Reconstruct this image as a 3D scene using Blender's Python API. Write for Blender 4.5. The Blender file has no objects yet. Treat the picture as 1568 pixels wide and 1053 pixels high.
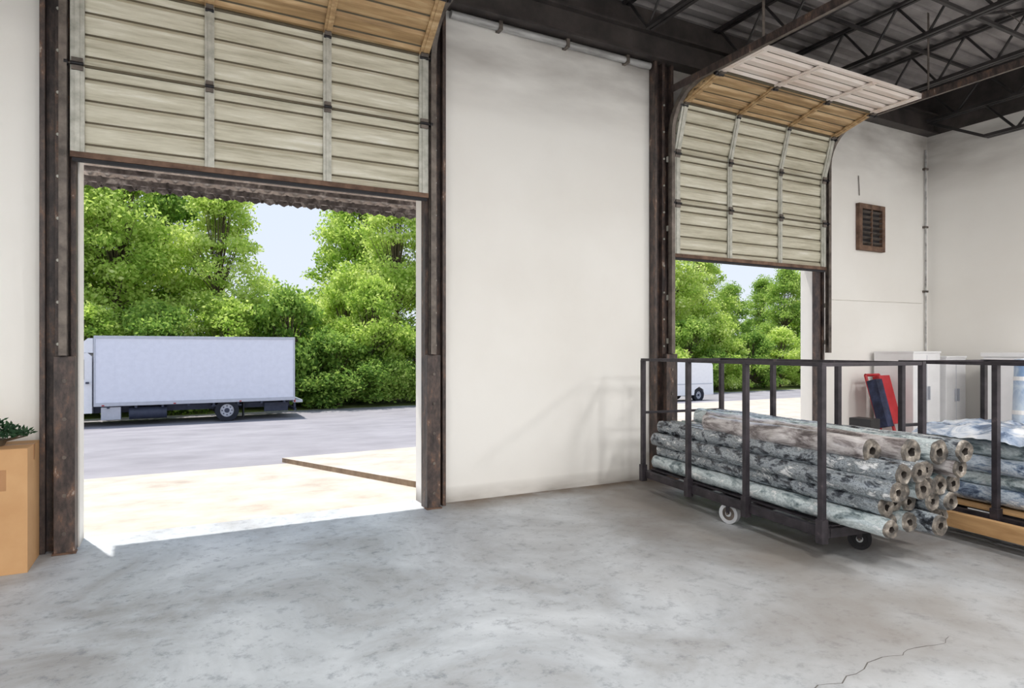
import bpy, math, random
import numpy as np
from mathutils import Vector, Matrix, noise as mnoise
R = random.Random(7)
scene = bpy.context.scene
try:
    scene.view_settings.view_transform = 'Standard'
    scene.view_settings.look = 'None'
except Exception as e:
    print(e)

def lin(c):
    r = []
    for v in c:
        v = v/255.0
        r.append(v/12.92 if v <= 0.04045 else ((v+0.055)/1.055)**2.4)
    return (r[0], r[1], r[2], 1.0)

# ---------------------------------------------------------------- materials
def newmat(name):
    m = bpy.data.materials.new(name); m.use_nodes = True
    nt = m.node_tree
    b = nt.nodes["Principled BSDF"]
    return m, nt, b

def mottled(name, stops, scale=4, detail=6, rough=0.7, metal=0.0, stretch=(1,1,1), bump=0.0, distort=0.0, nrough=0.6, bscale=None, spec=0.5, bdist=.02):
    m, nt, b = newmat(name)
    N = nt.nodes.new; L = nt.links.new
    tc = N('ShaderNodeTexCoord'); mp = N('ShaderNodeMapping')
    mp.inputs['Scale'].default_value = stretch
    L(tc.outputs['Object'], mp.inputs['Vector'])
    n = N('ShaderNodeTexNoise'); n.inputs['Scale'].default_value = scale
    n.inputs['Detail'].default_value = detail; n.inputs['Roughness'].default_value = nrough
    n.inputs['Distortion'].default_value = distort
    L(mp.outputs[0], n.inputs['Vector'])
    cr = N('ShaderNodeValToRGB')
    els = cr.color_ramp.elements
    els[0].position = stops[0][0]; els[0].color = lin(stops[0][1])
    els[1].position = stops[-1][0]; els[1].color = lin(stops[-1][1])
    for p, c in stops[1:-1]:
        e = els.new(p); e.color = lin(c)
    L(n.outputs['Fac'], cr.inputs[0]); L(cr.outputs[0], b.inputs['Base Color'])
    b.inputs['Roughness'].default_value = rough; b.inputs['Metallic'].default_value = metal
    b.inputs['Specular IOR Level'].default_value = spec
    if bump > 0:
        bm = N('ShaderNodeBump'); bm.inputs['Strength'].default_value = bump; bm.inputs['Distance'].default_value = bdist
        src = n
        if bscale:
            n2 = N('ShaderNodeTexNoise'); n2.inputs['Scale'].default_value = bscale; n2.inputs['Detail'].default_value = 5
            L(mp.outputs[0], n2.inputs['Vector']); src = n2
        L(src.outputs['Fac'], bm.inputs['Height']); L(bm.outputs[0], b.inputs['Normal'])
    return m

def plain(name, c, rough=0.6, metal=0.0, var=8):
    c2 = tuple(max(0, v-var) for v in c); c3 = tuple(min(255, v+var) for v in c)
    return mottled(name, [(0.3, c2), (0.7, c3)], scale=6, rough=rough, metal=metal)

def wall_mat(name, base, low):
    m, nt, b = newmat(name); N = nt.nodes.new; L = nt.links.new
    tc = N('ShaderNodeTexCoord')
    n = N('ShaderNodeTexNoise'); n.inputs['Scale'].default_value = 0.7; n.inputs['Detail'].default_value = 5
    L(tc.outputs['Object'], n.inputs['Vector'])
    cr = N('ShaderNodeValToRGB'); cr.color_ramp.elements[0].position = .3; cr.color_ramp.elements[1].position = .6
    cr.color_ramp.elements[0].color = lin(low); cr.color_ramp.elements[1].color = lin(base)
    L(n.outputs['Fac'], cr.inputs[0])
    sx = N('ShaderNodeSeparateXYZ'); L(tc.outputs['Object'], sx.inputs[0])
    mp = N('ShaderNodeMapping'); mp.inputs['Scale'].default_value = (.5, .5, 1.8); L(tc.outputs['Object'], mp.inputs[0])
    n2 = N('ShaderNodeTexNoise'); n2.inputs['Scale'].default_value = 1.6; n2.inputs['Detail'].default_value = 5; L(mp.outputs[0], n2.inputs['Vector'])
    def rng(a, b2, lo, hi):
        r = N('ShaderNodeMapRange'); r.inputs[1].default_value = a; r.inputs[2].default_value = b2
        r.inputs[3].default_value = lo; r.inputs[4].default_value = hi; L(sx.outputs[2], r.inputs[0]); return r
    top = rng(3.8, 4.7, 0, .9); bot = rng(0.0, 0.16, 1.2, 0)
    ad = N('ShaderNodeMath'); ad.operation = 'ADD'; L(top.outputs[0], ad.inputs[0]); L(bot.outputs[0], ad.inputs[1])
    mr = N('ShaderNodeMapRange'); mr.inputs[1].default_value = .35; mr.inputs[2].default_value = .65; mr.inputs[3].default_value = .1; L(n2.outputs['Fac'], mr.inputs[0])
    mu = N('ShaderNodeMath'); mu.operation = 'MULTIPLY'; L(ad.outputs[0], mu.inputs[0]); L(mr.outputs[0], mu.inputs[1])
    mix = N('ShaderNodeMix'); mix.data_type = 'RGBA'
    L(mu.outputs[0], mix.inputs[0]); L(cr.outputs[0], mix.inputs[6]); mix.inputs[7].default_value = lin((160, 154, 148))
    L(mix.outputs[2], b.inputs['Base Color']); b.inputs['Roughness'].default_value = .75
    bm = N('ShaderNodeBump'); bm.inputs['Strength'].default_value = .18; bm.inputs['Distance'].default_value = .01
    n3 = N('ShaderNodeTexNoise'); n3.inputs['Scale'].default_value = 3; n3.inputs['Detail'].default_value = 8; L(tc.outputs['Object'], n3.inputs['Vector'])
    L(n3.outputs['Fac'], bm.inputs['Height']); L(bm.outputs[0], b.inputs['Normal'])
    return m

def floor_mat():
    m, nt, b = newmat('concrete_floor_mat'); N = nt.nodes.new; L = nt.links.new
    tc = N('ShaderNodeTexCoord')
    def rng(src, a, c, lo=0, hi=1):
        r = N('ShaderNodeMapRange'); r.inputs[1].default_value = a; r.inputs[2].default_value = c
        r.inputs[3].default_value = lo; r.inputs[4].default_value = hi; L(src, r.inputs[0]); return r.outputs[0]
    def mul(a, c):
        u = N('ShaderNodeMath'); u.operation = 'MULTIPLY'; L(a, u.inputs[0]); L(c, u.inputs[1]); return u.outputs[0]
    n = N('ShaderNodeTexNoise'); n.inputs['Scale'].default_value = .9; n.inputs['Detail'].default_value = 10; n.inputs['Roughness'].default_value = .66
    n.inputs['Distortion'].default_value = .6
    L(tc.outputs['Object'], n.inputs['Vector'])
    cr = N('ShaderNodeValToRGB'); e = cr.color_ramp.elements
    e[0].position = .34; e[0].color = lin((156, 157, 159)); e[1].position = .64; e[1].color = lin((210, 216, 222))
    k = e.new(.5); k.color = lin((186, 192, 198)); L(n.outputs['Fac'], cr.inputs[0])
    n2 = N('ShaderNodeTexNoise'); n2.inputs['Scale'].default_value = 9; n2.inputs['Detail'].default_value = 10; n2.inputs['Roughness'].default_value = .78
    L(tc.outputs['Object'], n2.inputs['Vector'])
    cr2 = N('ShaderNodeValToRGB'); e = cr2.color_ramp.elements; e[0].position = .34; e[0].color = (.48, .5, .54, 1); e[1].position = .48; e[1].color = (1, 1, 1, 1)
    L(n2.outputs['Fac'], cr2.inputs[0])
    mx = N('ShaderNodeMix'); mx.data_type = 'RGBA'; mx.blend_type = 'MULTIPLY'; mx.inputs[0].default_value = .85
    L(cr.outputs[0], mx.inputs[6]); L(cr2.outputs[0], mx.inputs[7])
    n4 = N('ShaderNodeTexNoise'); n4.inputs['Scale'].default_value = .7; n4.inputs['Detail'].default_value = 7; L(tc.outputs['Object'], n4.inputs['Vector'])
    sx = N('ShaderNodeSeparateXYZ'); L(tc.outputs['Object'], sx.inputs[0])
    stain = mul(rng(sx.outputs[0], 1.4, 3.8), rng(n4.outputs['Fac'], .38, .62, .25, .85))
    m2 = N('ShaderNodeMix'); m2.data_type = 'RGBA'; L(stain, m2.inputs[0]); L(mx.outputs[2], m2.inputs[6]); m2.inputs[7].default_value = lin((140, 132, 124))
    n5 = N('ShaderNodeTexNoise'); n5.inputs['Scale'].default_value = 5; n5.inputs['Detail'].default_value = 6; L(tc.outputs['Object'], n5.inputs['Vector'])
    dirt_shade = mul(mul(rng(sx.outputs[1], -.42, -.04, 0, 1), rng(sx.outputs[0], 2.2, 2.4)), rng(n5.outputs['Fac'], .3, .6, .5, 1))  # brown dirt along the wall base, with its floor shadow put into the colour
    m3 = N('ShaderNodeMix'); m3.data_type = 'RGBA'; L(dirt_shade, m3.inputs[0]); L(m2.outputs[2], m3.inputs[6]); m3.inputs[7].default_value = lin((116, 100, 84))
    L(m3.outputs[2], b.inputs['Base Color'])
    b.inputs['Roughness'].default_value = .5; b.inputs['Specular IOR Level'].default_value = .4
    bm = N('ShaderNodeBump'); bm.inputs['Strength'].default_value = .3; bm.inputs['Distance'].default_value = .01
    L(n2.outputs['Fac'], bm.inputs['Height']); L(bm.outputs[0], b.inputs['Normal'])
    return m

def leaf_mat(name, cols, trans=.55):
    m, nt, b = newmat(name); N = nt.nodes.new; L = nt.links.new
    g = N('ShaderNodeNewGeometry'); oi = N('ShaderNodeObjectInfo')
    tc = N('ShaderNodeTexCoord')
    n = N('ShaderNodeTexNoise'); n.inputs['Scale'].default_value = .6; n.inputs['Detail'].default_value = 4
    L(tc.outputs['Object'], n.inputs['Vector'])
    a = N('ShaderNodeMath'); a.operation = 'MULTIPLY_ADD'; a.inputs[1].default_value = .45; L(g.outputs['Random Per Island'], a.inputs[0])
    mr = N('ShaderNodeMapRange'); mr.inputs[1].default_value = .3; mr.inputs[2].default_value = .7; mr.inputs[3].default_value = 0; mr.inputs[4].default_value = .4
    L(n.outputs['Fac'], mr.inputs[0]); L(mr.outputs[0], a.inputs[2])
    a2 = N('ShaderNodeMath'); a2.operation = 'MULTIPLY_ADD'; a2.inputs[1].default_value = .2; L(oi.outputs['Random'], a2.inputs[0]); L(a.outputs[0], a2.inputs[2])
    cr = N('ShaderNodeValToRGB'); e = cr.color_ramp.elements
    e[0].position = 0; e[0].color = lin(cols[0]); e[1].position = 1; e[1].color = lin(cols[-1])
    for i, c in enumerate(cols[1:-1]):
        k = e.new((i+1)/(len(cols)-1)); k.color = lin(c)
    L(a2.outputs[0], cr.inputs[0]); L(cr.outputs[0], b.inputs['Base Color'])
    b.inputs['Roughness'].default_value = .6; b.inputs['Specular IOR Level'].default_value = .2
    tr = N('ShaderNodeBsdfTranslucent'); L(cr.outputs[0], tr.inputs[0])
    ms = N('ShaderNodeMixShader'); ms.inputs[0].default_value = trans
    out = nt.nodes['Material Output']
    L(b.outputs[0], ms.inputs[1]); L(tr.outputs[0], ms.inputs[2]); L(ms.outputs[0], out.inputs[0])
    return m

M = {}
M['wall'] = wall_mat('painted_wall_mat', (244, 242, 238), (237, 234, 229))
M['floor'] = floor_mat()
M['steelbrown'] = mottled('rusty_dark_steel', [(.32, (38, 32, 32)), (.46, (66, 56, 54)), (.56, (88, 74, 68)), (.63, (112, 84, 68)), (.7, (176, 166, 158))], scale=9, stretch=(1.6, 1.6, .7), rough=.5, bump=.25, detail=10, nrough=.7)
M['steeldark'] = mottled('dark_roof_steel', [(.3, (44, 40, 40)), (.7, (84, 77, 74))], scale=3, rough=.6)
M['joist'] = mottled('joist_steel', [(.3, (30, 28, 29)), (.7, (66, 62, 62))], scale=3, rough=.5)
M['galv'] = mottled('galvanised_steel', [(.3, (160, 160, 150)), (.7, (206, 205, 196))], scale=12, rough=.45, metal=.2)
M['track'] = mottled('track_steel', [(.3, (70, 64, 60)), (.7, (132, 122, 114))], scale=8, rough=.5, metal=.3)
M['panel'] = mottled('door_panel_cream', [(.3, (156, 150, 128)), (.44, (190, 185, 165)), (.58, (210, 206, 188)), (.7, (230, 228, 218))], scale=3.6, stretch=(.4, 5, 5), rough=.5, detail=9, nrough=.68)
M['paneltan'] = mottled('door_panel_tan', [(.3, (140, 112, 78)), (.5, (180, 148, 106)), (.7, (214, 188, 148))], scale=3.6, stretch=(.4, 5, 5), rough=.55, detail=9)  # warm sun bounce on the overhead sections is put into this tan
M['panelpink'] = mottled('door_panel_pale', [(.3, (226, 208, 196)), (.7, (246, 238, 232))], scale=2.2, stretch=(.6, 3, 3), rough=.55, detail=8)
M['groove'] = plain('door_groove_grime', (94, 86, 70), .8)  # darker tone for the groove faces and section seams
M['rust'] = mottled('rust_bar', [(.3, (74, 54, 44)), (.7, (132, 104, 86))], scale=9, rough=.8)
M['black'] = plain('black_steel', (34, 32, 36), .5, .2, 8)
M['cart'] = mottled('cart_steel', [(.35, (38, 35, 40)), (.65, (66, 60, 66)), (.75, (120, 108, 106))], scale=9, rough=.5, metal=.2)
M['rubber'] = plain('rubber', (40, 40, 44), .8, 0, 6)
M['caster'] = plain('white_caster', (200, 202, 206), .4, 0, 8)
M['deck'] = mottled('roof_deck_steel', [(.3, (112, 108, 108)), (.7, (168, 162, 160))], scale=1.5, rough=.6)
M['concrete_out'] = mottled('apron_concrete', [(.3, (162, 150, 138)), (.45, (182, 172, 160)), (.6, (194, 185, 174)), (.7, (202, 195, 186))], scale=1.6, detail=10, rough=.85, bump=.2, bscale=20, nrough=.68)
M['asphalt'] = mottled('old_asphalt', [(.3, (128, 125, 130)), (.7, (152, 149, 154))], scale=.8, detail=10, rough=.9)
M['curb'] = mottled('curb_concrete', [(.3, (110, 90, 72)), (.7, (155, 135, 112))], scale=4, rough=.9)
M['soil'] = mottled('verge_soil', [(.3, (90, 100, 50)), (.6, (124, 132, 68)), (.7, (150, 140, 100))], scale=2, rough=.95)
M['bark'] = mottled('bark', [(.3, (70, 60, 46)), (.7, (118, 104, 84))], scale=6, stretch=(3, 3, .6), rough=.9)
M['leaf'] = leaf_mat('leaf_green', [(104, 142, 58), (168, 198, 86), (216, 232, 128), (248, 252, 196)], .52)
M['leafdark'] = leaf_mat('leaf_deep', [(72, 108, 50), (122, 158, 70), (180, 206, 102), (226, 236, 154)], .52)
M['cardboard'] = mottled('cardboard', [(.3, (192, 146, 100)), (.7, (210, 168, 122))], scale=2, rough=.8)
M['tape'] = plain('packing_tape', (176, 130, 88), .4, 0, 6)
M['garland'] = leaf_mat('garland_green', [(20, 42, 30), (36, 66, 44), (60, 90, 62), (170, 180, 165)], .2)
M['wood'] = mottled('pallet_wood', [(.3, (170, 130, 86)), (.7, (206, 166, 118))], scale=6, stretch=(4, .4, 4), rough=.7)
fw = dict(detail=8, rough=.2, metal=.1, distort=.35, bump=.3, bdist=.02, nrough=.7, bscale=9)
M['wrap1'] = mottled('film_wrap_slate', [(.38, (40, 42, 48)), (.45, (96, 102, 110)), (.51, (176, 184, 190)), (.56, (112, 120, 126)), (.64, (240, 242, 244))], scale=6, stretch=(2.0, 1.0, 2.0), **fw)
M['wrap2'] = mottled('film_wrap_silver', [(.38, (104, 118, 122)), (.45, (166, 180, 184)), (.52, (222, 232, 234)), (.57, (176, 190, 194)), (.65, (250, 252, 252))], scale=5.4, stretch=(2.0, .8, 2.0), **fw)
M['wrapblue'] = mottled('film_wrap_pale_blue', [(.38, (74, 88, 112)), (.45, (140, 158, 182)), (.52, (216, 226, 236)), (.57, (156, 172, 194)), (.65, (250, 252, 254))], scale=5, stretch=(2.0, .8, 2.0), **fw)
M['wrapbrown'] = mottled('film_wrap_mauve', [(.38, (98, 90, 90)), (.46, (150, 142, 142)), (.54, (200, 194, 194)), (.66, (236, 232, 232))], scale=5.4, stretch=(2.0, .6, 2.0), **fw)
M['wrapend'] = mottled('roll_end', [(.34, (52, 50, 48)), (.48, (92, 86, 80)), (.6, (134, 126, 116)), (.7, (190, 184, 176))], scale=15, rough=.5, bump=.4)
M['core'] = plain('roll_core_dark', (50, 44, 40), .9, 0, 8)
M['bluesheet'] = mottled('clear_blue_plastic_sheet', [(.38, (104, 120, 146)), (.46, (162, 178, 202)), (.54, (212, 220, 232)), (.64, (244, 246, 250))], scale=5, detail=8, rough=.2, distort=.8, bump=.5)
M['truckwhite'] = plain('truck_box_white', (228, 230, 240), .45, 0, 4)
M['chassis'] = plain('truck_chassis', (56, 62, 80), .6, 0, 8)
M['alu'] = plain('aluminium_trim', (190, 194, 204), .4, .3, 6)
M['glass'] = plain('dark_glass', (40, 52, 66), .1, 0, 5)
M['tire'] = plain('tyre', (36, 38, 46), .85, 0, 5)
M['lamp_red'] = plain('red_lens', (170, 30, 24), .3, 0, 8)
M['white'] = plain('white_enamel', (242, 242, 244), .4, 0, 4)
M['red'] = plain('red_paint', (180, 34, 42), .4, 0, 14)
M['navy'] = mottled('navy_blanket', [(.3, (28, 30, 46)), (.7, (66, 74, 106))], scale=8, rough=.9)
M['blue'] = mottled('pale_blue_foam', [(.35, (130, 160, 200)), (.6, (206, 220, 236))], scale=5, rough=.5, distort=.8)
M['blackplastic'] = plain('black_plastic', (44, 42, 42), .5, 0, 6)
M['awn'] = mottled('awning_underside', [(.3, (170, 158, 152)), (.7, (220, 210, 204))], scale=3, stretch=(.5, 4, 4), rough=.7)
M['awnedge'] = mottled('awning_edge_metal', [(.35, (60, 52, 50)), (.55, (110, 100, 96)), (.7, (190, 180, 174))], scale=12, rough=.6)
M['pipe'] = mottled('silver_conduit', [(.3, (130, 128, 126)), (.7, (214, 214, 214))], scale=3, stretch=(.6, 3, 3), rough=.4, metal=.2)
M['crack'] = plain('floor_crack', (100, 96, 92), .9, 0, 6)
em, nt, b = newmat('fluorescent_tube_mat')  # glowing tubes of the added fill strips
b.inputs['Emission Color'].default_value = (1, .97, .92, 1); b.inputs['Emission Strength'].default_value = 4
M['tube'] = em

# ---------------------------------------------------------------- mesh builder
class MB:
    def __init__(s): s.v = []; s.f = []; s.m = []; s.mats = []; s.smooth = []
    def mi(s, k):
        if k not in s.mats: s.mats.append(k)
        return s.mats.index(k)
    def add(s, vs, fs, k, smooth=False):
        o = len(s.v); s.v += [tuple(p) for p in vs]; i = s.mi(k)
        for f in fs:
            s.f.append(tuple(a+o for a in f)); s.m.append(i); s.smooth.append(smooth)
    def obox(s, c, ax, ay, az, h, k):
        c = Vector(c); ax = Vector(ax).normalized(); ay = Vector(ay).normalized(); az = Vector(az).normalized()
        vs = []
        for dz in (-1, 1):
            for dx, dy in ((-1, -1), (1, -1), (1, 1), (-1, 1)):
                vs.append(c+ax*dx*h[0]+ay*dy*h[1]+az*dz*h[2])
        s.add(vs, [(0, 3, 2, 1), (4, 5, 6, 7), (0, 1, 5, 4), (1, 2, 6, 5), (2, 3, 7, 6), (3, 0, 4, 7)], k)
    def box(s, x0, x1, y0, y1, z0, z1, k):
        s.obox(((x0+x1)/2, (y0+y1)/2, (z0+z1)/2), (1, 0, 0), (0, 1, 0), (0, 0, 1), (abs(x1-x0)/2, abs(y1-y0)/2, abs(z1-z0)/2), k)
    def bar(s, p0, p1, w, t, k, up=(0, 0, 1)):
        p0 = Vector(p0); p1 = Vector(p1); d = (p1-p0); L = d.length
        if L < 1e-6: return
        d.normalize(); up = Vector(up)
        sd = d.cross(up)
        if sd.length < 1e-3: up = Vector((0, 1, 0)); sd = d.cross(up)
        sd.normalize(); u2 = sd.cross(d)
        s.obox((p0+p1)/2, d, sd, u2, (L/2, w/2, t/2), k)
    def tube(s, p0, p1, r, k, seg=10, r2=None, cap=True, capk=None):
        p0 = Vector(p0); p1 = Vector(p1); r2 = r if r2 is None else r2
        d = (p1-p0).normalized(); a = d.cross(Vector((0, 0, 1)))
        if a.length < 1e-3: a = Vector((1, 0, 0))
        a.normalize(); b = d.cross(a)
        vs = []
        for p, rr in ((p0, r), (p1, r2)):
            for i in range(seg):
                t = 2*math.pi*i/seg; vs.append(p+a*math.cos(t)*rr+b*math.sin(t)*rr)
        s.add(vs, [(i, (i+1) % seg, seg+(i+1) % seg, seg+i) for i in range(seg)], k, True)
        if cap:
            s.add(vs[:seg], [tuple(range(seg))[::-1]], capk or k); s.add(vs[seg:], [tuple(range(seg))], capk or k)
    def ring(s, c, ax, ro, ri, w, k, seg=20):
        c = Vector(c); d = Vector(ax).normalized(); a = d.cross(Vector((0, 0, 1)))
        if a.length < 1e-3: a = Vector((1, 0, 0))
        a.normalize(); b = d.cross(a); vs = []
        for o, rr in ((-w/2, ri), (-w/2, ro), (w/2, ro), (w/2, ri)):
            for i in range(seg):
                t = 2*math.pi*i/seg; vs.append(c+d*o+a*math.cos(t)*rr+b*math.sin(t)*rr)
        fs = []
        for j in range(4):
            for i in range(seg):
                fs.append((j*seg+i, j*seg+(i+1) % seg, ((j+1) % 4)*seg+(i+1) % seg, ((j+1) % 4)*seg+i))
        s.add(vs, fs, k)
    def extrude(s, prof, axis, a0, a1, k):
        def P(p, a):
            return {'x': (a, p[0], p[1]), 'y': (p[0], a, p[1]), 'z': (p[0], p[1], a)}[axis]
        n = len(prof)
        vs = [P(p, a0) for p in prof]+[P(p, a1) for p in prof]
        s.add(vs, [tuple(range(n)), tuple(range(n, 2*n))[::-1]]+[(i, (i+1) % n, n+(i+1) % n, n+i) for i in range(n)], k)
    def mesh(s, name):
        me = bpy.data.meshes.new(name); me.from_pydata(s.v, [], s.f)
        for k in s.mats: me.materials.append(M[k])
        me.polygons.foreach_set('material_index', s.m); me.polygons.foreach_set('use_smooth', s.smooth)
        me.update(); return me
    def build(s, name, bevel=0, loc=(0, 0, 0), rot=0, fixn=True):
        me = s.mesh(name)
        if fixn:
            import bmesh
            bm = bmesh.new(); bm.from_mesh(me); bmesh.ops.recalc_face_normals(bm, faces=bm.faces); bm.to_mesh(me); bm.free()
        ob = bpy.data.objects.new(name, me); scene.collection.objects.link(ob)
        ob.location = loc; ob.rotation_euler = (0, 0, rot)
        if bevel:
            b = ob.modifiers.new('bevel', 'BEVEL'); b.width = bevel; b.segments = 2; b.limit_method = 'ANGLE'; b.harden_normals = False
        return ob

# ---------------------------------------------------------------- dimensions
XC = 10.42; XL = -5.0; YB = -13.0; WT = .25; ZT = 4.82; ZR = 5.45
A0, A1 = -.65, 2.12      # door opening 1
B0, B1 = 5.17, 7.80      # door opening 2
OHA, OHB = 3.10, 2.80

# floor with one hairline crack
b = MB(); b.box(XL, XC, YB, WT, -.2, 0, 'floor')
rc = random.Random(4); x = 1.75; yy = -3.98; pts = []
while x < 3.6:
    pts.append((x, yy)); x += rc.uniform(.03, .08); yy += rc.uniform(-.03, .042)
for (xa, ya), (xb, yb) in zip(pts[:-1], pts[1:]):
    w = rc.uniform(.0012, .003); b.add([(xa, ya-w, .0008), (xb, yb-w, .0008), (xb, yb+w, .0008), (xa, ya+w, .0008)], [(0, 1, 2, 3)], 'crack')
b.build('floor', fixn=False)
# walls
b = MB()
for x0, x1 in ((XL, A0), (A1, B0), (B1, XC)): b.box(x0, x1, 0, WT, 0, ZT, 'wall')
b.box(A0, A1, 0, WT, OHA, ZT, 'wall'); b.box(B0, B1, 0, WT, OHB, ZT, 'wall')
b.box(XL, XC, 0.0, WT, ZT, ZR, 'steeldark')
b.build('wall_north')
b = MB(); b.box(XC, XC+.2, YB, WT, 0, ZT+.0, 'wall'); b.box(XC, XC+.2, YB, WT, ZT, ZR, 'steeldark'); b.build('wall_east')
b = MB(); b.box(XL-.2, XL, YB, WT, 0, ZR, 'wall'); b.build('wall_west')
b = MB(); b.box(XL-.2, XC+.2, YB-.2, YB, 0, ZR, 'wall'); b.build('wall_south')
# corrugated roof deck
b = MB(); y = WT; prof = []
while y > YB-.2:
    prof += [(y, ZR), (y-.09, ZR), (y-.11, ZR+.05), (y-.18, ZR+.05)]; y -= .2
n = len(prof)
vs = [(XL-.2, p[0], p[1]) for p in prof]+[(XC+.2, p[0], p[1]) for p in prof]
b.add(vs, [(i, i+1, n+i+1, n+i) for i in range(n-1)], 'deck')
vs = [(XL-.2, WT, ZR+.08), (XC+.2, WT, ZR+.08), (XC+.2, YB-.2, ZR+.08), (XL-.2, YB-.2, ZR+.08)]
b.add(vs, [(0, 1, 2, 3)], 'deck')
b.build('ceiling', fixn=False)

# bar joists run away from the door wall
jx = [-3.9+1.4*i for i in range(10)]
for x in jx:
    b = MB(); zb, zt = 4.93, 5.42
    for dx in (-.03, .03):
        b.box(x+dx-.02, x+dx+.02, YB+.05, -.04, zt-.03, zt, 'joist'); b.box(x+dx-.02, x+dx+.02, YB+.6, -.45, zb, zb+.04, 'joist')
    y = -.1; up = True; st = .33
    while y-st > YB+.1:
        z0, z1 = (zt-.02, zb+.02) if up else (zb+.02, zt-.02)
        b.tube((x, y, z0), (x, y-st, z1), .015, 'joist', 6); y -= st; up = not up
    b.build('steel_roof_joist')
# deep girder truss beside the east wall
b = MB(); x = 10.1
for z in (4.48, 4.93, 5.38):
    y1 = -.97 if z < 4.6 else (-.2 if z < 5.2 else -.04)
    for dx in (-.035, .035): b.box(x+dx-.025, x+dx+.025, YB+.1, y1, z, z+.04, 'joist')
y = -.2; up = True
while y > YB+.6:
    z0, z1 = (5.4, 4.95) if up else (4.95, 5.4); b.tube((x, y, z0), (x, y-.38, z1), .018, 'joist', 6)
    if y < -.6:
        z0, z1 = (4.95, 4.5) if up else (4.5, 4.95); b.tube((x, y, z0), (x, y-.38, z1), .018, 'joist', 6)
    y -= .38; up = not up
b.bar((x, -.2, 4.93), (x, -.97, 4.5), .05, .04, 'joist')
b.build('girder_truss')
b = MB()
for y in (-2.2, -4.6, -7, -9.4): b.bar((XL+.05, y, 4.96), (10.0, y, 4.96), .035, .035, 'joist')
for y in (-1.0, -3.4,): b.bar((XL+.05, y, 5.34), (10.0, y, 5.34), .035, .035, 'joist')
for i in range(9):
    x0 = jx[i]; b.bar((x0, -2.2, 4.96), (x0+1.4, -2.2, 5.38), .025, .025, 'joist')
b.build('joist_bridging')
# eave beam along the door wall (I-section)
b = MB()
b.box(XL+.01, XC-.01, -.17, -.005, 4.82, 4.845, 'steeldark'); b.box(XL+.01, XC-.01, -.17, -.005, 5.1, 5.125, 'steeldark')
b.box(XL+.01, XC-.01, -.1, -.08, 4.845, 5.1, 'steeldark'); b.build('steel_eave_beam')
b = MB(); b.tube((2.37, -.05, 4.765), (4.84, -.05, 4.765), .038, 'pipe', 12)
for x in (2.9, 3.7, 4.5): b.box(x-.02, x+.02, -.095, -.002, 4.72, 4.81, 'track')
b.build('conduit_pipe', 0)
b = MB(); b.tube((XC-.1, -.03, .9), (XC-.1, -.03, 4.6), .014, 'pipe', 8)
for z in (1.4, 2.4, 3.4, 4.3): b.box(XC-.14, XC-.06, -.05, -.001, z-.015, z+.015, 'track')
b.box(XC-.17, XC-.03, -.07, -.001, .78, .95, 'galv')
b.build('wall_conduit')
b = MB(); b.tube((8.0, -.012, 2.2), (10.25, -.012, 2.22), .006, 'wall', 6)
b.tube((8.72, -.012, 3.72), (8.70, -.012, 4.0), .006, 'track', 6); b.build('cable_line')

# ---------------------------------------------------------------- door jamb columns
def column(x0, x1, side, guard=True, k='steelbrown'):
    b = MB(); w = x1-x0
    b.box(x0, x1, -.035, -.002, 0, ZT-.002, k)
    b.box(x0, x0+.035, -.105, -.035, 0, ZT-.002, k)
    b.box(x1-.035, x1, -.105, -.035, 0, ZT-.002, k)
    xm = x0+w*.5
    if guard: b.box(xm-.02, xm+.02, -.095, -.035, 0, ZT-.002, k)
    if guard:
        a, c = ((x0+w*.42, x1+.0) if side > 0 else (x0, x1-w*.38))
        b.box(a, c, -.17, -.106, 0, 1.45, k)
        for i in range(5):
            b.tube(((a+c)/2, -.18, .15+i*.28), ((a+c)/2, -.17, .15+i*.28), .014, 'track', 8)
        b.box(a-.01, c+.01, -.19, -.106, 0, .012, 'rust')
        for i in range(14):
            b.tube((xm, -.105, .3+i*.31), (xm, -.095, .3+i*.31), .012, 'galv', 6)
    return b.build('door_jamb_column', .003)
column(-.885, -.66, 1); column(2.085, 2.30, -1); column(4.87, 5.15, 1); column(7.71, 7.83, -1, False)
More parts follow.
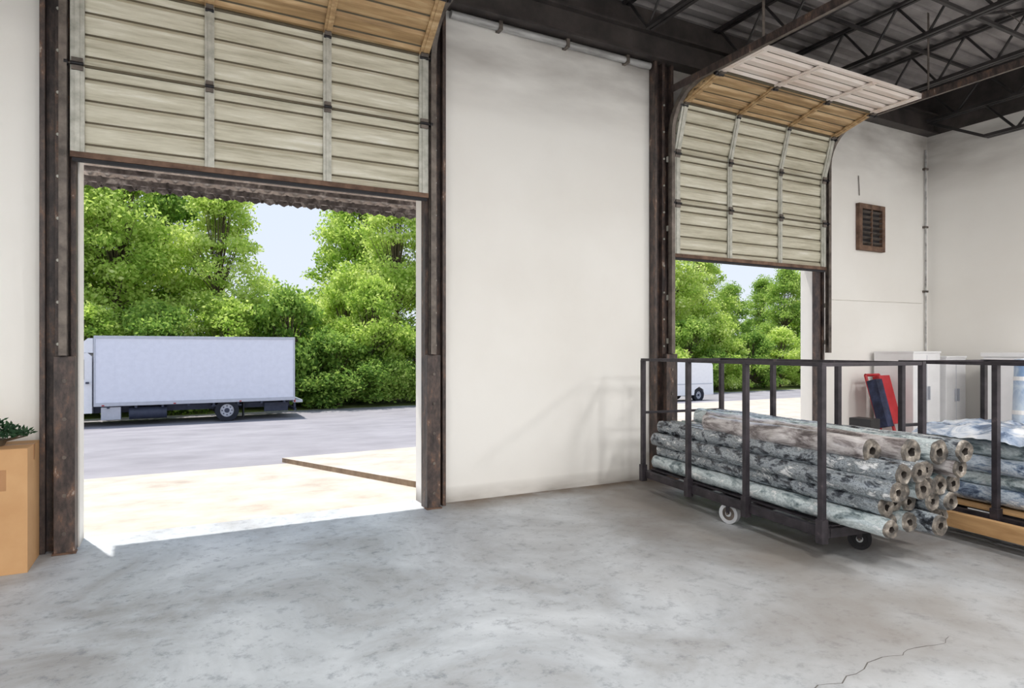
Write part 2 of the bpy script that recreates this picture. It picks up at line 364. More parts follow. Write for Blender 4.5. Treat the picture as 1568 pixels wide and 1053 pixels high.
# ---------------------------------------------------------------- sectional doors
def sect_door(name, x0, x1, zb, hs, nsec, zt, Rr, y0, mats, hend):
    arc = math.pi*Rr/2; Lv = zt-zb
    root = bpy.data.objects.new(name, None); scene.collection.objects.link(root)
    def path(s):
        if s <= Lv: return Vector((0, y0, zb+s))
        s -= Lv
        if s <= arc:
            a = s/Rr; return Vector((0, y0-Rr*(1-math.cos(a)), zt+Rr*math.sin(a)))
        s -= arc
        return Vector((0, y0-Rr-s, zt+Rr))
    b = MB(); xm = (x0+x1)/2; X = Vector((1, 0, 0))
    st = [x0+.045, x0+(x1-x0)/3, x0+(x1-x0)*2/3, x1-.045]
    for i in range(nsec):
        P0 = path(i*hs); P1 = path((i+1)*hs); d = (P1-P0); h = d.length; d.normalize()
        nr = Vector((0, -d.z, d.y)); nr.normalize()
        k = mats[i]
        pr = [(.006, -.03, k), (.006, .0, k)]
        ng = 4; g = .008
        for q in range(ng):
            a = h*(q+1)/(ng+.0)-h/ng/2
            pr += [(a-g-.03, .014, k), (a-g, -.008, 'groove'), (a+g, -.008, 'groove'), (a+g+.006, -.002, k)]
        pr += [(h-.006, .008, k), (h-.006, -.03, k)]
        vs = []
        for s_, n_, kk in pr:
            p = P0+d*s_+nr*n_
            vs.append(Vector((x0, p.y, p.z)))
        m = len(vs); vs2 = [Vector((x1, p.y, p.z)) for p in vs]
        for j in range(m-1):
            kk = 'groove' if (pr[j][2] == 'groove' and pr[j+1][2] == 'groove') else k
            b.add([vs[j], vs[j+1], vs2[j+1], vs2[j]], [(0, 1, 2, 3)], kk)
        b.add([vs[0], vs[-1], vs2[-1], vs2[0]], [(0, 1, 2, 3)], k)
        b.add(vs, [tuple(range(m))], k); b.add(vs2, [tuple(range(m))], k)
        for q, sx in enumerate(st):
            wd = .045 if q in (0, 3) else .035
            c = P0+d*h/2+nr*.018; b.obox((sx, c.y, c.z), X, d, nr, (wd, h/2-.008, .009), 'galv' if k == 'panel' else k)
            c2 = P0+d*h/2+nr*.03; b.obox((sx, c2.y, c2.z), X, d, nr, (wd*.35, h/2-.01, .005), 'galv' if k == 'panel' else k)
            if i > 0:
                c = P0+nr*.04; b.obox((sx, c.y, c.z), X, d, nr, (wd*.8, .045, .008), 'track')
                b.tube((sx-wd*.9, c.y+nr.y*.012, c.z+nr.z*.012), (sx+wd*.9, c.y+nr.y*.012, c.z+nr.z*.012), .013, 'black', 8)
                if q in (0, 3):
                    sg = -1 if q == 0 else 1
                    b.tube((sx, c.y, c.z), (sx+sg*.08, c.y, c.z), .008, 'track', 6)
                    b.tube((sx+sg*.055, c.y, c.z), (sx+sg*.08, c.y, c.z), .025, 'black', 10)
        if i > 0:
            c = P0+nr*.012; b.obox((xm, c.y, c.z), X, d, nr, ((x1-x0)/2, .009, .012), 'groove')
    b.box(x0, x1, y0-.035, y0+.03, zb-.03, zb+.012, 'rust'); b.box(x0+.01, x1-.01, y0-.02, y0+.02, zb-.055, zb-.03, 'rubber')
    o = b.build('panels'); o.parent = root
    for nm, xt, sg in (('track_l', x0-.04, -1), ('track_r', x1+.04, 1)):
        t = MB(); pts = []
        pts.append(Vector((xt, y0-.03, 1.46))); pts.append(Vector((xt, y0-.03, zt)))
        for a in range(1, 9):
            th = a/8*math.pi/2; pts.append(Vector((xt, y0-.03-Rr*(1-math.cos(th)), zt+Rr*math.sin(th))))
        pts.append(Vector((xt, hend, zt+Rr+.0)))
        for p, q in zip(pts[:-1], pts[1:]):
            d = (q-p).normalized(); n_ = Vector((0, -d.z, d.y))
            t.obox((p+q)/2+Vector((sg*.022, 0, 0)), d, X, n_, ((q-p).length/2+.004, .004, .03), 'track')
            for o in (-.028, .028):
                t.obox((p+q)/2+n_*o, d, X, n_, ((q-p).length/2+.004, .024, .003), 'track')
        zz = zt+Rr
        t.box(xt-.035, xt+.035, hend, -.2, zz+.034, zz+.042, 'steelbrown'); t.box(xt-.037, xt-.03, hend, -.2, zz-.04, zz+.042, 'steelbrown')
        for yy in (hend+.05, (hend-.2)/2):
            t.bar((xt, yy, zz+.04), (xt, yy, ZR-.005), .035, .005, 'track', (0, 1, 0))
        t.bar((xt, hend+.05, zz+.04), (xt, hend+.75, ZR-.01), .03, .005, 'track')
        for z in (1.6, 2.1, 2.9, 3.7):
            t.box(min(xt, xt+sg*.03), max(xt, xt+sg*.03), y0-.0, y0+.03, z-.03, z+.03, 'galv')
        o = t.build(nm); o.parent = root
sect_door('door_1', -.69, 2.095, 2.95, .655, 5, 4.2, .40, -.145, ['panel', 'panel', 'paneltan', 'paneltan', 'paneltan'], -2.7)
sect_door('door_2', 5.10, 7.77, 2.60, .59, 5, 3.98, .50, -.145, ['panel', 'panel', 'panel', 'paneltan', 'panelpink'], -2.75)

# awning outside door 1 (corrugated sheet)
b = MB(); n = 150; x0, x1 = A0-.1, A1+.35
vs = []
for j, (yy, zz) in enumerate(((WT+.001, 3.12), (.5, 3.06), (.78, 3.0))):
    for i in range(n+1):
        x = x0+(x1-x0)*i/n; a = .022*math.sin(i/n*(x1-x0)/.13*2*math.pi); vs.append((x, yy, zz+a))
fs = []
for j in range(2):
    for i in range(n): fs.append((j*(n+1)+i, j*(n+1)+i+1, (j+1)*(n+1)+i+1, (j+1)*(n+1)+i))
b.add(vs, fs, 'awn')
lip = [vs[2*(n+1)+i] for i in range(n+1)]
vv = lip+[(p[0], p[1]+.01, 2.90+.03*abs(math.sin(i/n*(x1-x0)/.13*math.pi))) for i, p in enumerate(lip)]
b.add(vv, [(i, i+1, n+2+i, n+1+i) for i in range(n)], 'awnedge')
for x in (x0+.05, (x0+x1)/2, x1-.05):
    b.bar((x, WT+.02, 3.3), (x, .76, 3.04), .03, .03, 'awnedge')
b.box(x0, x1, .66, .70, 2.94, 2.985, 'awnedge'); b.box(x0, x1, .46, .49, 2.98, 3.02, 'awnedge')
x = x0
while x < x1-.12:
    b.bar((x, .68, 2.985), (x+.05, .68, 2.90), .02, .02, 'awnedge'); b.bar((x+.05, .68, 2.90), (x+.1, .68, 2.985), .02, .02, 'awnedge'); x += .13
b.build('door_awning', fixn=False)

# ---------------------------------------------------------------- louvre vent
b = MB(); x0, x1, z0, z1 = 8.65, 9.25, 2.93, 3.60
for (a, c, e, f) in ((x0, x0+.07, z0, z1), (x1-.07, x1, z0, z1), (x0+.07, x1-.07, z0, z0+.07), (x0+.07, x1-.07, z1-.07, z1)):
    b.box(a, c, -.06, -.002, e, f, 'rust')
b.box(x0+.07, x1-.07, -.012, -.003, z0+.07, z1-.07, 'black')
for i in range(7):
    z = z0+.11+i*.075; b.obox(((x0+x1)/2, -.035, z), (1, 0, 0), (0, 1, -.6), (0, .6, 1), ((x1-x0)/2-.072, .022, .004), 'track')
b.box((x0+x1)/2-.01, (x0+x1)/2+.01, -.055, -.03, z0+.07, z1-.07, 'rust')
b.build('louvre_vent')

# ---------------------------------------------------------------- carts
def make_cart(loc, rot, Lc, W, H=1.39, nb=3):
    b = MB(); k = 'cart'; zf = .20; t = .021
    for x in (0, W): b.box(x-.025, x+.025, -Lc-.02, .02, zf-.035, zf+.035, k)
    for y in (0, -Lc, -Lc/3, -2*Lc/3, -Lc/2): b.box(.026, W-.026, y-.025, y+.025, zf-.033, zf+.033, k)
    for i in range(6):
        x = .1+(W-.2)*i/5; b.box(x-.04, x+.04, -Lc, 0, zf+.036, zf+.048, k)
    for x in (0, W):
        for i in range(nb+1):
            y = -Lc*i/nb; o = -.03 if x == 0 else .03
            b.box(x+o-t, x+o+t, y-t, y+t, zf-.05, H, k)
            b.box(x+o-.03, x+o+.03, y-.03, y+.03, zf-.07, zf+.1, k)
        o = -.03 if x == 0 else .03
        b.box(x+o-.018, x+o+.018, -Lc-.02, .02, H-.01, H+.018, k)
    for y in (0, -Lc): b.box(-.03, W+.03, y-.016, y+.016, H-.01, H+.016, k)
    b.box(-.03, W+.03, -.014, .014, .83, .855, k)
    def caster(x, y, ax, r, kk):
        b.box(x-.05, x+.05, y-.05, y+.05, zf-.045, zf-.033, k)
        o = Vector(ax)*.032
        for sgn in (-1, 1):
            b.bar(Vector((x, y, zf-.04))+o*sgn, Vector((x, y, r))+o*sgn, .035, .006, k, ax)
        b.tube(Vector((x, y, r))-Vector(ax)*.045, Vector((x, y, r))+Vector(ax)*.045, .01, 'track', 8)
        b.tube(Vector((x, y, r))-Vector(ax)*.018, Vector((x, y, r))+Vector(ax)*.018, r*.75, kk if kk != 'caster' else 'track', 22)
        b.ring((x, y, r), ax, r, r*.66, .052, 'rubber' if kk != 'caster' else 'caster', 22)
        b.tube(Vector((x, y, r))-Vector(ax)*.028, Vector((x, y, r))+Vector(ax)*.028, r*.3, 'caster', 12)
    caster(.03, -Lc*.55, Vector((.94, .34, 0)), .088, 'caster')
    caster(W-.03, -Lc*.55, Vector((1, 0, 0)), .088, 'caster')
    caster(W/2, -Lc+.12, Vector((.8, .6, 0)), .08, 'rubber')
    caster(W/2, -.14, Vector((.9, -.4, 0)), .08, 'rubber')
    return b.build('stake_cart', .002, loc, rot)

def foil_roll(b, p0, p1, r, k, endk, rnd, seg=20, wob=.01):
    """a lumpy film-wrapped roll with a plain end and small core hole"""
    p0 = Vector(p0); p1 = Vector(p1); n = 40; ph = rnd.random()*60; L = (p1-p0).length; rings = []
    for j in range(n+1):
        t = j/n; c = p0.lerp(p1, t)+Vector((math.sin(t*5+ph)*wob, 0, math.sin(t*7+ph*2)*wob*.5))
        e = max(0, 1-min(t, 1-t)*L/.14); ring = []
        for i in range(seg):
            a = 2*math.pi*i/seg
            nz = mnoise.noise(Vector((math.cos(a)*1.2+ph, math.sin(a)*1.2, t*L*3.5)))
            nz2 = mnoise.noise(Vector((math.cos(a)*2+ph, math.sin(a)*2, t*L*12)))
            rr = r*(1+.13*nz+.04*nz2+e*.08*nz2); ring.append(c+Vector((math.cos(a)*rr, 0, math.sin(a)*rr)))
        rings.append(ring)
    vs = [p for rg in rings for p in rg]
    b.add(vs, [(j*seg+i, j*seg+(i+1) % seg, (j+1)*seg+(i+1) % seg, (j+1)*seg+i) for j in range(n) for i in range(seg)], k, True)
    dy = (p1-p0).normalized()
    for rg, s in ((rings[0], -1), (rings[-1], 1)):
        c = sum(rg, Vector())/seg
        m1 = [c+(p-c)*.86+dy*s*(.016+.006*mnoise.noise(p*22)) for p in rg]
        m2 = [c+(p-c)*.34+dy*s*(.010+.010*mnoise.noise(p*19)) for p in rg]
        m3 = [c+(p-c)*.22-dy*s*.04 for p in rg]
        for A, B, kk in ((rg, m1, endk), (m1, m2, endk), (m2, m3, 'core')):
            b.add(A+B, [(i, (i+1) % seg, seg+(i+1) % seg, seg+i) for i in range(seg)], kk, True)
        b.add(m3, [tuple(range(seg))], 'core')

def make_bundle(name, loc, rot, Lc, W, seed, over=.32, far=.03, rows=4, z0=.25, top=True, r=.068, kinds=('wrap2', 'wrap1')):
    rnd = random.Random(seed); b = MB(); n = int((W-.08)/(2*r+.002)); xs = (W-n*(2*r+.002))/2+r
    for row in range(rows):
        nn = n if row % 2 == 0 else n-1
        off = 0 if row % 2 == 0 else r
        z = z0+r+row*r*1.78
        for i in range(nn):
            x = xs+off+i*(2*r+.002)
            e = -Lc-over+rnd.uniform(-.12, .10)
            k = (kinds[0] if rnd.random() < .7 else kinds[1]) if row % 2 == 0 else (kinds[1] if rnd.random() < .7 else kinds[0])
            if top and row >= rows-1 and rnd.random() < .4: k = 'wrapbrown'
            foil_roll(b, (x, -far*rnd.random(), z), (x+rnd.uniform(-.012, .012), e, z+rnd.uniform(-.006, .006)), r*rnd.uniform(.95, 1.06), k, 'wrapend', rnd, wob=.004)
    zt = z0+r+rows*r*1.78
    if top:
        for x, rr, e, f, k in ((xs+.10, .082, -.20, -.75, 'wrapbrown'), (xs+.29, .090, -.34, -.5, 'wrapbrown'), (xs+.48, .086, -.40, -.1, 'wrap2'), (xs+.65, .080, -.46, -.2, 'wrap1')):
            foil_roll(b, (x, f, zt-.01), (x-.02, -Lc+e, zt+.0), rr, k, 'wrapend', rnd, wob=.008)
    return b.build(name, 0, loc, rot)

ROT = math.radians(-7)
CL = (4.36, -.56, 0)
make_cart(CL, ROT, 2.32, .94)
make_bundle('film_wrapped_roll_bundle', CL, ROT, 2.32, .94, 3, over=.34)
C2 = (5.62, -2.5, 0)
make_cart(C2, ROT, 2.32, 1.0)
b = MB()
for i in range(5):
    x = .04+.19*i; b.box(x, x+.17, -2.6, .05, .249, .272, 'wood')
b.box(-.14, -.08, -2.7, .02, .10, .22, 'wood')
b.build('pallet_board', .003, C2, ROT)
make_bundle('film_wrapped_roll_bundle', C2, ROT, 2.32, 1.0, 11, over=.2, rows=4, top=False, z0=.285, r=.066, kinds=('wrapblue', 'wrap2'))
b = MB(); nx, ny = 30, 70; vs = []
for j in range(ny+1):
    for i in range(nx+1):
        x = .02+.96*i/nx; y = -.05-2.4*j/ny
        z = .865+.06*(mnoise.noise(Vector((x*5, y*4, 1)))) + .035*abs(mnoise.noise(Vector((x*12, y*10, 4))))-.09*(abs(x-.5)*2)**4
        vs.append((x, y, z))
b.add(vs, [(j*(nx+1)+i, j*(nx+1)+i+1, (j+1)*(nx+1)+i+1, (j+1)*(nx+1)+i) for j in range(ny) for i in range(nx)], 'bluesheet', True)
b.build('plastic_sheet', 0, C2, ROT, fixn=False)

# ---------------------------------------------------------------- stuff in the far corner
def carton(name, x0, x1, y0, y1, h, k='white'):
    b = MB(); b.box(x0, x1, y0, y1, 0.05, h, k); b.box(x0+.03, x1-.03, y0+.03, y1-.03, 0, .05, 'blackplastic')
    xm = (x0+x1)/2; b.box(xm-.004, xm+.004, y0-.004, y0, .08, h-.03, 'alu')
    b.box(xm-.04, xm-.025, y0-.03, y0-.004, h*.55, h*.68, 'alu'); b.box(xm+.025, xm+.04, y0-.03, y0-.004, h*.55, h*.68, 'alu')
    b.box(x0-.01, x1+.01, y0-.012, y1, h, h+.025, k)
    b.build(name, .008)
carton('white_storage_cabinet', 8.98, 9.62, -.62, -.06, 1.45)
carton('white_storage_cabinet', 9.70, 10.2, -.66, -.12, 1.38)
b = MB()
b.box(9.65, 10.36, -2.0, -1.15, .06, 1.40, 'white'); b.box(9.63, 10.38, -2.02, -1.13, 1.40, 1.46, 'white'); b.box(9.62, 9.65, -1.95, -1.9, .9, 1.2, 'alu')
b.box(9.7, 10.3, -1.95, -1.2, 0, .06, 'blackplastic')
b.build('chest_freezer', .01)
b = MB(); dx_, dy_ = 8.85, -1.94
b.tube((dx_, dy_, .0), (dx_+.1, dy_, 1.38), .10, 'blue', 20, cap=True)
b.ring((dx_+.1, dy_, 1.385), (.07, 0, 1), .09, .06, .02, 'white', 20); b.ring((dx_+.1, dy_, 1.385), (.07, 0, 1), .045, .02, .02, 'white', 20)
for z in (.35, .75, 1.15): b.ring((dx_+.072*z, dy_, z), (.07, 0, 1), .104, .098, .05, 'white', 20)
b.build('blue_foam_roll')
# red hand truck with folded blanket
b = MB()
bx, by = 8.72, -.5
for dx in (-.15, .15):
    b.tube((bx+dx, by, .12), (bx+dx, by+.30, 1.14), .022, 'red', 10)
b.tube((bx-.15, by+.30, 1.14), (bx+.15, by+.30, 1.14), .022, 'red', 10)
for z in (.3, .55, .8, 1.0):
    yy = by+.30*(z-.12)/1.02; b.bar((bx-.15, yy, z), (bx+.15, yy, z), .03, .02, 'red')
b.box(bx-.2, bx+.2, by-.22, by, .02, .035, 'red')
for dx in (-.18, .18):
    b.tube((bx+dx-.025, by+.09, .11), (bx+dx+.025, by+.09, .11), .11, 'rubber', 20)
b.tube((bx-.18, by+.09, .11), (bx+.18, by+.09, .11), .012, 'track', 8)
b.obox((bx+.06, by+.12, .80), (1, 0, 0), (0, .27, 1), (0, 1, -.27), (.12, .34, .05), 'red')
b.obox((bx-.13, by+.10, .76), (1, 0, 0), (0, .27, 1), (0, 1, -.27), (.07, .33, .07), 'navy')
b.obox((bx+.03, by+.06, .60), (1, 0, 0), (0, .27, 1), (0, 1, -.27), (.05, .12, .04), 'navy')
b.build('hand_truck', .004)
b = MB(); b.extrude([(7.92, 0), (8.13, 0), (8.17, .36), (7.87, .36)], 'y', -.72, -.35, 'blackplastic'); b.box(7.86, 8.18, -.73, -.34, .36, .40, 'blackplastic')
b.box(7.92, 8.12, -.7, -.4, .40, .60, 'blackplastic'); b.build('black_tote', .006)

# cardboard box + greenery at left
b = MB(); bx0, bx1, by0, by1, bh = -1.55, -.885, -.52, -.06, .83
b.box(bx0, bx1, by0, by1, 0, bh, 'cardboard')
b.box(bx0, bx1, (by0+by1)/2+.002, by1, bh, bh+.006, 'cardboard'); b.box(bx0, bx1, by0, (by0+by1)/2-.002, bh, bh+.006, 'cardboard')
b.box(bx0-.002, bx1+.002, (by0+by1)/2-.03, (by0+by1)/2+.03, bh-.1, bh+.008, 'tape')
b.box(-1.14, -1.0, by0-.002, by0, .56, .70, 'tape'); b.build('cardboard_box', .004)
b = MB(); rn = random.Random(5)
for i in range(620):
    a = rn.random()*6.283; rr = rn.random()**.5; c = Vector((-1.12+.22*rr*math.cos(a), -.30+.15*rr*math.sin(a), bh+.06+.13*(1-rr)*rn.random()+.03*rn.random()))
    d = Vector((rn.gauss(0, 1), rn.gauss(0, 1), abs(rn.gauss(0, .7)))).normalized(); e = d.orthogonal().normalized()
    s = rn.uniform(.025, .055); b.add([c, c+d*s*.5+e*s*.22, c+d*s, c+d*s*.5-e*s*.22], [(0, 1, 2, 3)], 'garland')
for i in range(9):
    a = i*.7; b.tube((-1.12, -.30, bh+.018), (-1.12+.2*math.cos(a), -.30+.12*math.sin(a), bh+.07), .006, 'bark', 6)
b.tube((-1.12, -.30, bh+.0085), (-1.12, -.30, bh+.05), .07, 'bark', 16, r2=.09)
b.build('potted_greenery', fixn=False)

# ---------------------------------------------------------------- ground outside
def gz(y): return -.06*max(0, min(y, 20.6))-.005
b = MB()
def strip(x0, x1, ya, yb, k, dz=0, n=1):
    for i in range(n):
        a = ya+(yb-ya)*i/n; c = ya+(yb-ya)*(i+1)/n
        b.add([(x0, a, gz(a)+dz), (x1, a, gz(a)+dz), (x1, c, gz(c)+dz), (x0, c, gz(c)+dz)], [(0, 1, 2, 3)], k)
strip(-30, 90, WT, WT+.05, 'curb')
strip(-30, 90, WT+.05, 4.7, 'concrete_out'); strip(-30, 9, 4.7, 20.6, 'asphalt'); strip(9, 90, 4.7, 17, 'concrete_out'); strip(9, 90, 17, 20.6, 'asphalt')
strip(-30, 90, 20.6, 24.2, 'asphalt'); b.build('ground_paving', fixn=False)
b = MB(); 
b.add([(-60, 24.2, -1.24), (120, 24.2, -1.24), (120, 90, -1.0), (-60, 90, -1.0)], [(0, 1, 2, 3)], 'soil'); b.build('ground_verge', fixn=False)
b = MB(); poly = [(1.50, 4.9), (2.45, 1.0), (2.6, .30), (4.9, .30), (4.9, 5.2)]
top = [(x, y, gz(y)+.07) for x, y in poly]; bot = [(x, y, gz(y)-.05) for x, y in poly]; n = len(poly)
b.add(top, [tuple(range(n))], 'concrete_out'); b.add(top+bot, [(i, (i+1) % n, n+(i+1) % n, n+i) for i in range(n)], 'curb')
b.build('raised_kerb_slab', 0)

# ---------------------------------------------------------------- box truck
def wheel(b, c, r, w, rim='alu'):
    c = Vector(c); Y = Vector((0, 1, 0))
    b.ring(c, Y, r, r*.58, w, 'tire', 28); b.tube(c-Y*w*.28, c+Y*w*.28, r*.6, rim, 24)
    b.tube(c-Y*w*.36, c+Y*w*.36, r*.22, 'chassis', 14)
    for i in range(8):
        a = i*math.pi/4; p = c+Vector((math.cos(a), 0, math.sin(a)))*r*.4
        b.tube(p-Y*w*.34, p+Y*w*.34, r*.06, 'chassis', 8)
b = MB(); gx = -1.245; ty0, ty1 = 20.85, 23.25; tx0, tx1 = -2.53, 4.18; zb, zt = -.50, 1.98
b.box(tx0, tx1, ty0, ty1, zb, zt, 'truckwhite')
for z0, z1 in ((zb-.01, zb+.12), (zt-.09, zt+.01)): b.box(tx0-.02, tx1+.02, ty0-.02, ty1+.02, z0, z1, 'alu')
for x in (tx0, tx1): b.box(x-.03, x+.03, ty0-.022, ty0+.05, zb, zt, 'alu')
for i in range(1, 11):
    x = tx0+(tx1-tx0)*i/11; b.box(x-.006, x+.006, ty0-.004, ty0, zb+.12, zt-.09, 'truckwhite')
for i in range(12): 
    x = tx0+.25+i*.56; b.box(x-.04, x+.04, ty0-.028, ty0-.02, zb+.0, zb+.04, 'lamp_red' if i % 4 == 0 else 'alu')
for y in (ty0+.5, ty1-.6): b.box(tx0-1.9, tx1-.1, y, y+.1, -.78, -.53, 'chassis')
for i in range(8):
    x = tx0+.4+i*.85; b.box(x-.04, x+.04, ty0+.03, ty1-.03, -.60, -.51, 'chassis')
for y in (ty0+.14, ty0+.42, ty1-.42, ty1-.14): wheel(b, (1.73, y, gx+.42), .42, .24)
b.box(1.2, 2.25, ty0+.08, ty0+.55, -.66, -.6, 'chassis'); b.box(2.3, 2.34, ty0+.05, ty0+.55, -1.1, -.55, 'rubber')
b.tube((1.73, ty0+.2, gx+.42), (1.73, ty1-.2, gx+.42), .09, 'chassis', 12)
b.box(-2.35, -1.75, ty0+.08, ty0+.5, -1.0, -.55, 'alu'); b.tube((-1.5, ty0+.3, -.8), (-.3, ty0+.3, -.8), .22, 'chassis', 18)
b.box(3.1, 4.0, ty0+.35, ty0+.45, -.95, -.6, 'chassis')
b.box(tx1-.02, tx1+.35, ty0+.15, ty1-.15, -.62, -.52, 'alu'); b.box(tx1+.05, tx1+.12, ty0+.2, ty1-.2, -.95, -.85, 'chassis')
b.bar((tx1+.08, ty0+.4, -.9), (tx1+.08, ty0+.4, -.55), .08, .08, 'chassis'); b.box(tx1+.02, tx1+.06, ty0+.05, ty0+.2, -.6, -.45, 'lamp_red')
cabp = [(-2.62, -.75), (-2.62, 1.25), (-2.75, 1.38), (-3.75, 1.36), (-4.25, .45), (-5.05, .28), (-5.2, .1), (-5.2, -.75), (-4.45, -.75), (-4.4, -.45), (-4.05, -.3), (-3.7, -.45), (-3.65, -.75)]
b.extrude(cabp, 'y', ty0+.12, ty1-.12, 'white')
b.extrude([(-2.85, .45), (-2.85, 1.15), (-3.65, 1.15), (-4.0, .5)], 'y', ty0+.105, ty0+.12, 'glass')
b.add([(-3.8, ty0+.2, 1.3), (-3.8, ty1-.2, 1.3), (-4.27, ty1-.2, .47), (-4.27, ty0+.2, .47)], [(0, 1, 2, 3)], 'glass')
b.box(-2.8, -2.7, ty0+.0, ty0+.12, .3, .36, 'chassis'); b.bar((-4.0, ty0+.12, .6), (-4.1, ty0-.12, .75), .03, .03, 'chassis'); b.box(-4.14, -4.06, ty0-.2, ty0-.08, .5, 1.0, 'chassis')
b.extrude([(-2.6, 1.38), (-2.6, 1.9), (-2.75, 1.9), (-3.3, 1.4)], 'y', ty0+.2, ty1-.2, 'white')
b.box(-5.28, -5.2, ty0+.1, ty1-.1, -.85, -.55, 'alu'); b.box(-5.22, -5.19, ty0+.6, ty1-.6, -.4, .05, 'chassis')
for y in (ty0+.26, ty1-.26): wheel(b, (-4.05, y, gx+.42), .42, .26)
b.build('box_truck', .01)

# white panel van seen through the second door
b = MB(); vx = 19.9; vy0, vy1 = 19.0, 20.9; g0 = gz(19.9)
prof = [(0, .35), (0, 1.0), (.15, 1.15), (.85, 1.3), (1.55, 1.98), (2.0, 2.08), (4.9, 2.08), (5.05, 1.9), (5.1, .35), (4.45, .35), (4.4, .62), (4.1, .78), (3.8, .62), (3.75, .35), (1.35, .35), (1.3, .62), (1.0, .78), (.7, .62), (.65, .35)]
b.extrude([(vx+p[0], g0+p[1]) for p in prof], 'y', vy0, vy1, 'white')
b.extrude([(vx+1.1, g0+1.32), (vx+1.65, g0+1.85), (vx+2.3, g0+1.85), (vx+2.3, g0+1.32)], 'y', vy0-.01, vy0, 'glass')
b.box(vx+.3, vx+5.0, vy0-.012, vy0, g0+.9, g0+.95, 'alu'); b.box(vx+3.2, vx+3.215, vy0-.006, vy0, g0+.5, g0+1.95, 'alu')
for x in (1.0, 4.1):
    for y in (vy0+.12, vy1-.12): wheel(b, (vx+x, y, g0+.34), .34, .22)
b.box(vx+5.1, vx+5.2, vy0+.1, vy1-.1, g0+.4, g0+.58, 'chassis'); b.box(vx+5.09, vx+5.12, vy0+.05, vy0+.2, g0+.9, g0+1.3, 'lamp_red')
b.build('white_van', .02)

# ---------------------------------------------------------------- trees
def leafquads(b, pts, size, k, rs):
    n = len(pts)
    d = rs.normal(size=(n, 3)); d /= np.linalg.norm(d, axis=1)[:, None]
    q = rs.normal(size=(n, 3)); e = np.cross(d, q); e /= np.linalg.norm(e, axis=1)[:, None]
    s = size*rs.uniform(.5, 1.35, size=(n, 1))
    V = np.stack([pts-d*s*.5, pts+e*s*.3, pts+d*s*.5, pts-e*s*.3], 1).reshape(-1, 3)
    o = len(b.v); b.v += [tuple(p) for p in V.tolist()]; i = b.mi(k)
    for j in range(n): b.f.append((o+4*j, o+4*j+1, o+4*j+2, o+4*j+3))
    b.m += [i]*n; b.smooth += [False]*n
def tree_mesh(name, seed, H, rad, zlow, nb, per, size, k, low=.3):
    rs = np.random.RandomState(seed); b = MB()
    th = H*.4
    b.tube((0, 0, -.1), (0.1, 0, th), rad*.045, 'bark', 10, r2=rad*.035); b.tube((.1, 0, th), (-.1, .1, H*.85), rad*.035, 'bark', 8, r2=.03)
    P = []
    for i in range(nb):
        t = rs.uniform(0, 1)**.95; z = zlow+(H-zlow)*t
        prof = math.sin(math.pi*min(1, (low+(1-low)*t))**.8)**.6
        a = rs.uniform(0, 6.283); rr = rad*prof*rs.uniform(.25, 1.25)**.6*.86
        c = np.array([rr*math.cos(a), rr*math.sin(a), z]); br = rad*rs.uniform(.08, .27)
        st = Vector((0, 0, min(th*1.2, max(.4, z-rr*.7)))); b.tube(st, Vector(c), .03, 'bark', 6, r2=.01)
        m = int(per*(br/(rad*.20))**1.6)
        u = rs.normal(size=(m, 3)); u /= np.linalg.norm(u, axis=1)[:, None]
        rad_ = rs.uniform(.05, 1.3, size=(m, 1))**.7
        P.append(c+u*rad_*br*np.array([1.3, 1.3, .8]))
    leafquads(b, np.concatenate(P), size, k, rs)
    return b.mesh(name)
TM = [tree_mesh('tree_a', 1, 13, 3.4, .6, 150, 300, .21, 'leaf'), tree_mesh('tree_b', 2, 11.5, 3.1, .5, 140, 300, .19, 'leafdark'), tree_mesh('tree_c', 3, 14, 3.6, .6, 156, 300, .22, 'leaf')]
SM = [tree_mesh('shrub_a', 4, 3.8, 2.1, .2, 70, 260, .16, 'leafdark', .2), tree_mesh('shrub_b', 5, 5.4, 2.4, .3, 90, 280, .18, 'leaf', .2)]
RS = random.Random(21)
def put(me, nm, x, y, s=1, sz=None):
    o = bpy.data.objects.new(nm, me); scene.collection.objects.link(o); o.location = (x, y, -1.2); o.scale = (s*RS.uniform(.9, 1.15), s*RS.uniform(.9, 1.1), sz or s)
    o.rotation_euler = (RS.uniform(-.05, .05), RS.uniform(-.05, .05), R.uniform(0, 6.28))
for x, y, i, s in ((-6.5, 29, 0, 1), (-2.6, 29.5, 2, .9), (1.6, 29.4, 0, .86), (11.1, 29.6, 0, .96), (15.2, 29, 1, 1), (18.9, 30, 2, 1), (-4.5, 34, 1, 1.15), (-.2, 34.5, 1, 1.08),
                   (10.6, 35, 2, 1.0), (22.5, 29, 0, .9), (26.5, 30, 1, .95), (30.5, 29, 2, .85), (34.5, 30, 0, .85), (38.4, 30.5, 1, .66), (43.5, 30, 1, .8), (47, 29, 0, .85), (52, 30, 2, .8), (28, 36, 1, .9), (34, 37, 1, .9), (49, 37, 1, .8)):
    put(TM[i], 'tree', x, y, s)
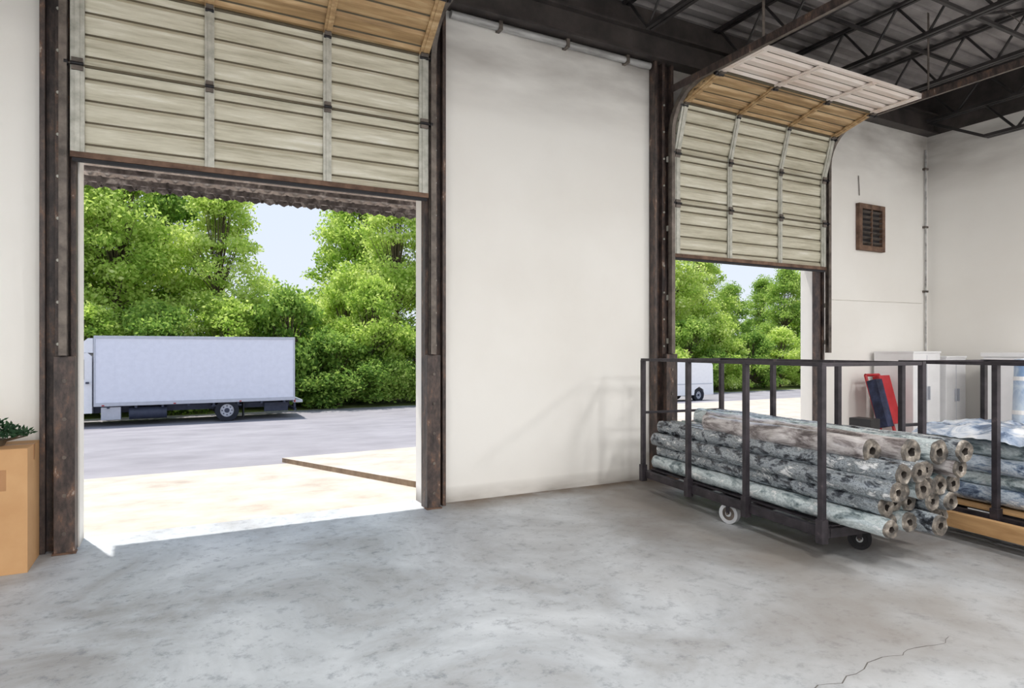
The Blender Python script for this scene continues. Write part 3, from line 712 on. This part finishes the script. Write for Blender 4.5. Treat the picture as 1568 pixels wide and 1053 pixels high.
for x, y, i, s, sz in ((-6, 25.8, 0, 1, 1), (-3.4, 26.3, 1, .9, .8), (-.6, 25.9, 0, 1.0, 1.2), (2.2, 26.4, 1, .95, .88), (4.9, 26.2, 0, 1.1, 1.45), (7.0, 25.7, 0, 1.1, .9), (8.9, 26.6, 1, 1.0, 1.12), (11.2, 25.7, 0, 1, 1.0), (13.4, 26.3, 1, 1, .9), (3.6, 29, 1, 1.0, .92), (6.0, 29.8, 1, 1.1, .96), (8.0, 29, 1, .95, 1.2),
                   (20, 25.9, 1, .9, .8), (23.5, 26, 0, 1, 1), (26.6, 26, 1, 1, .9), (29.6, 26, 0, 1, 1.2), (32.6, 26.2, 1, .9, .9), (35.6, 26, 0, 1, 1), (38.8, 26.2, 1, .8, .75), (42, 26, 0, 1, 1.1), (45, 26, 1, .9, .9), (48.5, 26, 0, 1, 1), (17, 26, 0, 1, 1)):
    put(SM[i], 'shrub', x, y, s, sz)

# ---------------------------------------------------------------- lights
w = bpy.data.worlds.new('world'); scene.world = w; w.use_nodes = True
nt = w.node_tree; bg = nt.nodes['Background']
tc = nt.nodes.new('ShaderNodeTexCoord'); sp = nt.nodes.new('ShaderNodeSeparateXYZ'); cr = nt.nodes.new('ShaderNodeValToRGB')
nt.links.new(tc.outputs['Generated'], sp.inputs[0]); nt.links.new(sp.outputs[2], cr.inputs[0]); nt.links.new(cr.outputs[0], bg.inputs[0])
cr.color_ramp.elements[0].color = (.78, .84, .93, 1); cr.color_ramp.elements[0].position = 0
cr.color_ramp.elements[1].color = (.60, .74, 1.0, 1); cr.color_ramp.elements[1].position = .8
bg.inputs[1].default_value = 1.08
sd = bpy.data.lights.new('sun', 'SUN'); sd.energy = 5.2; sd.angle = math.radians(.8); sd.color = (1, .95, .88)
so = bpy.data.objects.new('sun', sd); scene.collection.objects.link(so)
el = math.radians(72); az = math.radians(-20)
dirv = Vector((-math.sin(az)*math.cos(el), -math.cos(az)*math.cos(el), -math.sin(el)))
so.rotation_euler = dirv.to_track_quat('-Z', 'Y').to_euler(); so.location = (0, 10, 20)
for x in (-2.6, 1.6, 5.8, 9.0):  # strip fixtures added out of view to fill the interior with light
    for y in (-6.3, -9.8):
        b = MB(); b.box(x-.12, x+.12, y-.75, y+.75, 4.78, 4.86, 'white')
        for dx in (-.06, .06): b.tube((x+dx, y-.7, 4.765), (x+dx, y+.7, 4.765), .014, 'tube', 8)
        for dy in (-.6, .6): b.bar((x, y+dy, 4.86), (x, y+dy, ZR-.01), .01, .01, 'track')
        f = b.build('ceiling_strip_light')
        l = bpy.data.lights.new('lamp', 'AREA'); l.shape = 'RECTANGLE'; l.size = .5; l.size_y = 1.6; l.energy = 152; l.color = (1, .983, .96)
        lo = bpy.data.objects.new('lamp', l); scene.collection.objects.link(lo); lo.location = (x, y, 4.74); lo.parent = f

# ---------------------------------------------------------------- camera
cd = bpy.data.cameras.new('camera'); cam = bpy.data.objects.new('camera', cd); scene.collection.objects.link(cam)
cam.location = (0, -5.85, 1.5); cam.rotation_euler = (math.radians(90), 0, math.radians(62.3-90))
cd.sensor_width = 36; cd.lens = 36*980/1568; cd.shift_y = 8.5/1568; cd.clip_end = 500
scene.camera = cam
